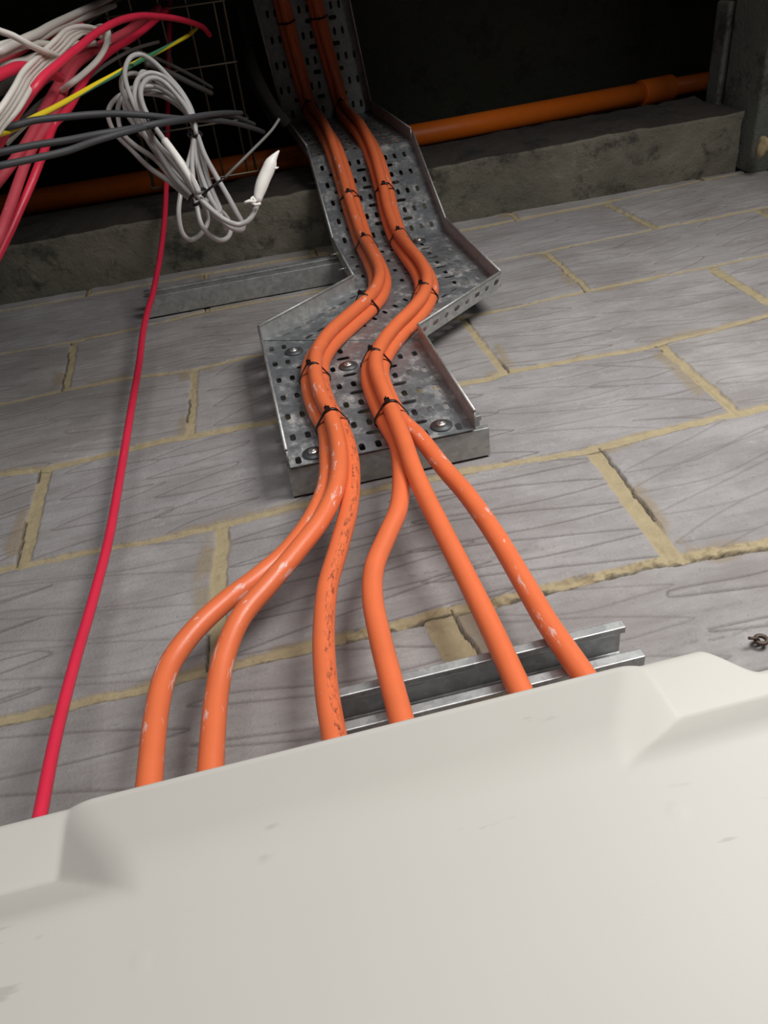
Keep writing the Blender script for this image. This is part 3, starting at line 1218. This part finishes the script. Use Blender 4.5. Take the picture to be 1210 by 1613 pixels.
GD = 'dark cables behind the white and red ones'
L('dark_cable', [(130, 80, 1.25), (95, 96, 1.2), (60, 112, 1.15), (30, 124, 1.1), (0, 142, 1.05), (-15, 150, 1.04)], 0.0068, M['dim'], 'dusty grey cable just below the short red stub at the left edge', GD)
L('dark_cable', [(140, 88, 1.3), (100, 112, 1.24), (65, 128, 1.18), (35, 146, 1.12), (0, 165, 1.06), (-15, 172, 1.05)], 0.0068, M['dark'], 'black cable below the dusty grey cable at the left edge', GD)
L('dark_cable', [(100, 140, 1.1), (70, 160, 1.08), (45, 182, 1.05), (20, 205, 1.02), (-10, 225, 1.0)], 0.0050, M['dim'], 'thin grey cable passing beneath the yellow and green earth wire', GD)
L('dark_cable', [(200, -12, 1.5), (170, 8, 1.4), (140, 30, 1.32), (120, 45, 1.28), (100, 60, 1.2)], 0.0060, M['dim'], 'faint dark cable at the top edge above the red curve', GD)

GW = 'white cables spilling to the left'
L('white_cable', [(175, -4, 1.4), (140, 12, 1.28), (106, 28, 1.15), (79, 41, 1.06), (60, 52, 1.0), (42, 60, .96), (20, 70, .93), (0, 80, .9), (-14, 86, .9)], 0.0052, M['white'], 'white cable along the top of the white bunch', GW)
L('white_cable', [(180, 8, 1.42), (145, 22, 1.3), (112, 36, 1.18), (84, 48, 1.08), (62, 60, 1.02), (40, 70, .98), (18, 78, .94), (-12, 90, .92)], 0.0050, M['white'], 'white cable second from the top, fading into the dark', GW)
L('white_cable', [(150, 68, 1.14), (115, 70, 1.08), (88, 71, 1.04), (62, 69, 1.0), (45, 71, .97), (22, 67, .94), (0, 72, .92), (-14, 76, .92)], 0.0044, M['white'], 'white cable running nearly level through the middle of the white bunch', GW)
L('white_cable', [(105, 72, 1.1), (78, 82, 1.05), (55, 90, 1.0), (36, 97, .98), (18, 102, .95), (0, 108, .94), (-14, 114, .93)], 0.0052, M['white'], 'lowest level white cable, just above the red stub', GW)
L('white_cable', [(-14, 42, .78), (0, 49, .79), (20, 56, .80), (40, 67, .81), (58, 76, .83), (75, 83, .86), (92, 88, .92)], 0.0034, M['white'], 'thin cool white cable crossing diagonally over the others at top left', GW)
for k, (dx, dy, lb) in enumerate([(-6, -4, 'upper left strand of the four white cables sweeping down in front'), (-1, -1, 'second strand of the four white cables sweeping down in front'),
                                  (4, 4, 'third strand of the four white cables sweeping down in front'), (9, 8, 'lower right strand of the four white cables, sagging under the rest')]):
    s = 0.012 * k
    sag = 4 if k == 3 else 0
    L('white_cable', [(170 + dx * .3, 60 + dy, 1.15 + s), (150 + dx * .5, 48 + dy, 1.06 + s), (128 + dx * .6, 45 + dy * .8, 1.0 + s), (110 + dx, 52 + dy, .95 + s), (96 + dx, 65 + dy, .9 + s), (80 + dx, 80 + dy, .87 + s), (60 + dx, 99 + dy, .83 + s),
                    (42 + dx + sag, 118 + dy, .8 + s), (28 + dx + sag, 143 + dy, .77 + s), (12 + dx + sag, 168 + dy, .75 + s), (-6 + dx, 192 + dy, .74 + s), (-20 + dx, 212 + dy, .73 + s)],
      0.0030, M['white'], lb, GW)
L('white_cable', [(145, 47, 1.15), (162, 42, 1.12), (171, 52, 1.10), (167, 72, 1.08), (154, 94, 1.06), (134, 114, 1.04), (114, 130, 1.02), (88, 150, 1.04), (66, 172, 1.06), (40, 196, 1.08), (10, 226, 1.1)], 0.0038, M['white'], 'white cable looping down at the right of the red bunch', GW)

L('red_cable', [(-14, 244, .84), (0, 220, .83), (12, 200, .82), (27, 178, .82), (45, 152, .82), (54, 139, .82), (67, 122, .83), (86, 106, .85), (106, 89, .88), (126, 73, .92), (148, 55, .97), (172, 40, 1.02), (196, 30, 1.08), (222, 25, 1.14), (248, 26, 1.2), (275, 29, 1.26), (300, 35, 1.32), (320, 43, 1.38), (330, 55, 1.44)],
  0.0046, M['red'], 'bright red cable arching over the top of the white and red bunches', GR)

loose('earth_cable', [(-14, 214, .80), (0, 211, .80), (26, 201, .82), (50, 187, .84), (75, 175, .86), (100, 162, .88), (125, 148, .91), (150, 134, .94), (180, 118, .98), (205, 104, 1.02), (228, 92, 1.08), (250, 81, 1.16), (275, 68, 1.26), (296, 56, 1.36), (310, 44, 1.45)],
      0.0031, M['earth'], 'yellow and green striped earth wire running diagonally to the left edge')

GK = 'black cables crossing in front of the grey coil'
L('black_cable', [(-14, 205, .80), (0, 202, .80), (26, 197, .81), (52, 190, .82), (104, 184, .84), (150, 180, .86), (185, 179, .88), (222, 181, .9), (262, 185, .93), (300, 188, .98), (335, 183, 1.08), (365, 182, 1.18), (400, 196, 1.35)], 0.0036, M['dark'], 'uppermost of the three black cables crossing the grey coil', GK)
L('black_cable', [(-14, 243, .80), (0, 240, .80), (52, 229, .82), (104, 221, .84), (156, 211, .87), (205, 203, .89), (250, 194, .91), (290, 187, .95), (325, 181, 1.02), (355, 178, 1.12), (380, 178, 1.25)], 0.0036, M['dark'], 'middle one of the three black cables crossing the grey coil', GK)
L('black_cable', [(-14, 264, .78), (0, 261, .78), (52, 250, .80), (104, 238, .82), (150, 222, .85), (205, 206, .88), (247, 196, .92), (292, 189, .97), (330, 189, 1.05), (365, 193, 1.15), (402, 203, 1.3), (415, 208, 1.4)], 0.0036, M['dark'], 'lowest of the three black cables crossing the grey coil', GK)

GG = 'thin grey strands beyond the coil'
L('grey_cable', [(190, 74, 1.3), (225, 84, 1.33), (260, 98, 1.38), (300, 118, 1.44), (334, 138, 1.5)], 0.0032, M['dim'], 'thin grey strand running behind the coil towards the basket, upper one', GG)
L('grey_cable', [(230, 100, 1.3), (262, 112, 1.36), (298, 130, 1.42), (333, 147, 1.5)], 0.0046, M['dim'], 'flat grey strand ending under the other beside the basket side', GG)
L('grey_cable', [(250, 66, 1.3), (215, 76, 1.24), (190, 88, 1.18), (165, 103, 1.14), (140, 122, 1.1), (118, 140, 1.08)], 0.0026, M['dim'], 'thin grey strand crossing left behind the earth wire', GG)
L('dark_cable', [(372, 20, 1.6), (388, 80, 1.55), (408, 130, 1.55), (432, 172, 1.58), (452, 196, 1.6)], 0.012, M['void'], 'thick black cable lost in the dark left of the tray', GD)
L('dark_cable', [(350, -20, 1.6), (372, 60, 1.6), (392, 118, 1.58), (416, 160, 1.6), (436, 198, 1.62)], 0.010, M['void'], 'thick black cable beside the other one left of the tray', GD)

# ------------------------------------------------------------------ grey coil
coil = empty('cable_coil', at(306, 210, t=1.0), 'loose grey data cable coil tied in a figure of eight, hanging below the basket', 'cable coil')


def cp(x, y, t=1.0):
    return at(x / 4.033 + 160, y / 4.033 + 60, t=t)


loops = [
 [(590, 1010, .90), (480, 900, .90), (400, 780, .91), (300, 600, .93), (215, 440, .95), (160, 300, .97), (150, 200, .99), (185, 122, 1.0), (250, 105, 1.01), (330, 150, 1.01), (420, 240, 1.01), (500, 330, 1.01), (565, 440, 1.01), (592, 540, 1.0), (592, 610, 1.0)],
 [(560, 1020, .92), (430, 910, .93), (300, 820, .94), (180, 700, .96), (90, 610, .98), (42, 500, 1.0), (55, 430, 1.01), (110, 370, 1.02), (180, 345, 1.03), (270, 350, 1.04), (370, 362, 1.04), (460, 410, 1.03), (540, 480, 1.02), (585, 560, 1.01), (586, 610, 1.0)],
 [(575, 1010, .91), (480, 930, .92), (340, 770, .94), (210, 680, .95), (130, 600, .97), (105, 500, .99), (110, 420, 1.0), (160, 335, 1.01), (260, 308, 1.02), (370, 312, 1.03), (470, 350, 1.03), (540, 430, 1.02), (582, 530, 1.01), (592, 612, 1.01)],
 [(610, 995, .89), (470, 800, .9), (340, 650, .92), (250, 500, .94), (212, 370, .96), (232, 262, .98), (300, 222, .99), (380, 238, 1.0), (450, 290, 1.0), (530, 390, 1.0), (580, 500, 1.0), (600, 605, .99)],
 [(620, 985, .88), (520, 800, .89), (400, 650, .90), (310, 520, .92), (262, 420, .94), (250, 330, .96), (290, 262, .98), (350, 255, .99), (420, 300, 1.0), (500, 390, 1.0), (570, 500, .99), (603, 612, .99)],
 [(600, 1005, .90), (450, 850, .92), (320, 690, .94), (225, 520, .96), (150, 380, .98), (125, 290, 1.0), (150, 235, 1.02), (220, 225, 1.03), (300, 280, 1.03), (400, 335, 1.02), (500, 420, 1.01), (575, 520, 1.0), (598, 605, 1.0)],
 [(590, 1000, .91), (420, 770, .93), (300, 650, .95), (200, 540, .97), (150, 450, .99), (160, 370, 1.01), (240, 325, 1.03), (340, 335, 1.04), (440, 385, 1.04), (520, 450, 1.03), (580, 545, 1.02), (595, 615, 1.01)],
 [(605, 990, .895), (500, 850, .905), (390, 720, .92), (290, 570, .935), (230, 430, .955), (222, 330, .975), (240, 250, .99), (265, 215, 1.0), (330, 255, 1.02), (430, 330, 1.02), (530, 430, 1.01), (590, 530, 1.0), (600, 608, 1.0)],
 # strands hanging below the upper tie
 [(590, 610, 1.0), (575, 700, .99), (548, 800, .98), (520, 900, .97), (500, 1000, .96), (490, 1120, .96), (512, 1235, .97), (555, 1280, .98), (605, 1265, 1.0), (655, 1215, 1.01), (675, 1150, 1.01), (650, 1060, .99), (620, 1010, .97)],
 [(588, 612, 1.0), (575, 780, .98), (585, 920, .97), (605, 1060, .96), (632, 1180, .96), (685, 1250, .97), (755, 1285, .98), (805, 1262, .99), (820, 1195, 1.0), (780, 1120, .99), (700, 1060, .97), (630, 1010, .95)],
 [(595, 612, 1.0), (600, 760, .99), (640, 940, .98), (668, 1040, .97), (720, 1130, .97), (775, 1170, .97), (790, 1215, .98)],
 [(603, 610, 1.0), (640, 760, .99), (685, 920, .97), (735, 1040, .96), (752, 1095, .95), (720, 1110, .94), (660, 1050, .92), (620, 1000, .90)],
 [(608, 608, 1.0), (655, 740, .98), (725, 870, .96), (800, 1000, .95), (860, 1110, .94), (903, 1192, .94), (890, 1218, .94), (830, 1208, .93), (755, 1150, .92), (690, 1085, .91), (625, 1015, .90)],
 [(600, 612, 1.0), (612, 780, .99), (655, 930, .97), (700, 1030, .96), (745, 1105, .95), (772, 1160, .95), (740, 1130, .93), (650, 1040, .91)],
 # tail leading up to the wrapped plug
 [(600, 990, .89), (650, 1045, .89), (715, 1105, .89), (795, 1162, .89), (870, 1185, .9), (930, 1162, .9), (968, 1110, .9), (990, 1050, .9), (1000, 1010, .9)],
]
m = MB()
for lp in loops:
    m.tube(spline([cp(*q) for q in lp], 0.004), 0.0031, 10)
m.build('coiled_strands', M['grey'], coil)
# white label flag wrapped on the strands
m = MB()
m.tube(spline([cp(400, 650, .897), cp(470, 745, .892), cp(520, 820, .889), cp(575, 905, .886), cp(608, 970, .884)], 0.004), 0.0044, 12)
m.build('wrapped_sleeve', M['tape'], coil)
# plug end wrapped in tape
m = MB()
S = spline([cp(988, 1045, .9), cp(1000, 990, .9), cp(1030, 900, .9), cp(1062, 830, .9), cp(1090, 765, .9), cp(1128, 715, .9)], 0.004)
nS = len(S)
rs = []
for i in range(nS):
    f = i / (nS - 1)
    rs.append(0.0042 + 0.0032 * math.sin(min(1, f * 2.6) * math.pi / 2) if f < .72 else 0.0074 * (1 - (f - .72) / .28) + 0.0008)
m.tube(S, rs, 14)
sl = m.build('wrapped_plug', M['tape'], coil)
m = MB()
c0 = cp(1105, 825, .9)
m.box(c0, 0.006, 0.0012, 0.006, Matrix.Rotation(.5, 3, 'Y'))
m.build('tape_flag', M['tape'], coil)
m = MB()
m.tube(spline([cp(985, 1035, .895), cp(950, 1030, .89), cp(912, 1045, .885), cp(940, 1036, .886), cp(975, 1042, .890), cp(960, 1010, .89), cp(950, 1035, .888), cp(975, 1060, .89), cp(1010, 1050, .892)], 0.003), 0.0016, 6)
m.build('tape_bow', M['tape'], coil)


def coil_tie(x, y, t, rr_, ax, tail=None, name='coil_tie'):
    c = cp(x, y, t)
    a = Vector(ax).normalized()
    u = a.orthogonal().normalized()
    v = a.cross(u)
    m = MB()
    m.tube([c + u * rr_ * math.cos(k * math.pi / 10) + v * rr_ * math.sin(k * math.pi / 10) for k in range(20)], 0.0019, 8, closed=True)
    m.box(c + (CAM - c).normalized() * rr_, 0.006, 0.005, 0.006)
    if tail:
        m.tube(spline([cp(*q) for q in tail], 0.004), 0.0014, 8)
    m.build(name, M['tie'], coil)


axA = cp(600, 700) - cp(585, 520)
coil_tie(592, 610, 1.0, 0.0085, axA)
axB = cp(700, 1100, .9) - cp(500, 880, .9)
coil_tie(610, 1012, .905, 0.0125, axB, [(640, 1000, .885), (700, 945, .88), (780, 890, .88)])
m = MB()
m.tube(spline([cp(780, 890, .88), cp(860, 810, .88), cp(950, 720, .89), (cp(1030, 640, .9)), cp(1085, 580, .91), cp(1128, 516, .92)], 0.004), 0.0017, 8)
m.build('tie_tail', M['dim'], coil)

# ------------------------------------------------------------------ wire basket
basket = empty('wire_basket_tray', (0.06, -0.16, 1.22), 'thin wire basket tray overhead, its open end hanging in front of the orange pipe', 'basket tray')
bx0, bx1, bz, bh = -0.050, 0.172, 1.222, 0.05
m = MB()
for k in range(12):
    y = -0.160 - 0.10 * k
    P = [(bx0, y, bz + bh), (bx0, y, bz + .004), (bx0 + .004, y, bz), (bx1 - .004, y, bz), (bx1, y, bz + .004), (bx1, y, bz + bh)]
    m.tube(P, 0.0019, 8)
m.build('cross_wires', M['wire'], basket)
m = MB()
for x in (bx0 + .05, bx0 + .10, bx0 + .15, bx0 + .20):
    m.tube([(x, -0.155, bz + .003), (x, -1.27, bz + .003)], 0.0019, 8)
for z in (bz + .022, bz + bh):
    for x in (bx0 + .003, bx1 - .003):
        m.tube([(x, -0.155, z), (x, -1.27, z)], 0.0019, 8)
m.build('long_wires', M['wire'], basket)

# ------------------------------------------------------------------ white moulded enclosure
def smin(a, b, k):
    h = np.clip(0.5 + 0.5 * (b - a) / k, 0, 1)
    return b * (1 - h) + a * h - k * h * (1 - h)


def enclosure():
    xs = np.concatenate([np.linspace(-.40, -.09, 24)[:-1], np.arange(-.09, .345, .0018), np.linspace(.347, .52, 14)])
    zf = np.concatenate([np.linspace(-.95, -.40, 30)[:-1], np.arange(-.40, -.2661, .0018)])
    ztop0 = -.262

    def ztop(x):
        f = np.clip((x - .303) / .024, 0, 1)
        f = f * f * (3 - 2 * f)
        return ztop0 - .023 * f

    def prot(X, Z):
        Zr = Z
        U = 0.0026 + (-0.264 - Zr) / 0.058 * 0.0254
        F = np.full_like(X, 0.028)
        U = smin(U, F, 0.006)
        SL = (X + .046) / .043 * 0.030
        SR = (.269 - X) / .043 * 0.030
        S = smin(SL, SR, 0.003)
        mid = smin(U, S, 0.007)
        P = (-.303 - Zr) / .031 * 0.028
        P = smin(P, F, 0.006)
        return np.maximum(np.maximum(mid, P), 0)

    rows = []
    nx = len(xs)
    r = 0.0045
    for z in zf:
        Z = np.full(nx, z)
        # compress rows near the top where the rim drops
        zt = ztop(xs)
        Z = np.where(z > -.30, -.30 + (z + .30) * ((zt - r + .30) / (ztop0 - r + .30)), Z)
        y = -0.190 - prot(xs, np.full(nx, z))
        for (bx, bz_) in ((0.2315, -.3645), (0.0035, -.366)):
            d = np.hypot(xs - bx, Z - bz_)
            y += -0.0003 * np.exp(-((d - .0022) / .0009) ** 2)
        rows.append(np.stack([xs, y, Z], -1))
    ylast = rows[-1][:, 1]
    zt = ztop(xs)
    for k in range(1, 7):
        a = k / 6 * math.pi / 2
        rows.append(np.stack([xs, ylast + r * (1 - math.cos(a)), zt - r + r * math.sin(a)], -1))
    for yb in (-.17, -.13, -.10):
        rows.append(np.stack([xs, np.full(nx, yb), zt], -1))
    for zz in (-.40, -.95):
        rows.append(np.stack([xs, np.full(nx, -.10), np.full(nx, zz)], -1))
    A = np.concatenate(rows)
    m_ = MB()
    n = len(rows)
    fs = [[j * nx + i, j * nx + i + 1, (j + 1) * nx + i + 1, (j + 1) * nx + i] for j in range(n - 1) for i in range(nx - 1)]
    m_.add([tuple(map(float, p)) for p in A], fs)
    o = m_.build('meter_enclosure', M['white_box'])
    tag(o, 'large white moulded plastic enclosure in the foreground, its cover stepped back at both upper corners', 'enclosure')


enclosure()

# small rusty screw eye in the wall at the right
sc = empty('screw_anchor', at(1197, 1009, Y=-0.003), 'small rusty screw and washer in the wall near the right edge', 'screw')
c = at(1199, 1009, Y=-0.005)
m = MB()
m.tube([c + Vector((0.0048 * math.cos(a * math.pi / 8), -0.001, 0.0048 * math.sin(a * math.pi / 8))) for a in range(16)], 0.0020, 8, closed=True)
m.build('washer', plain('rusty_steel', col(92, 78, 70), 0.6, 0.6), sc)
m = MB()
m.tube([c + Vector((0, 0.004, 0)), c + Vector((-0.004, -0.004, 0)), c + Vector((-0.012, -0.006, 0.001))], 0.0014, 8)
m.build('screw', bpy.data.materials['rusty_steel'], sc)
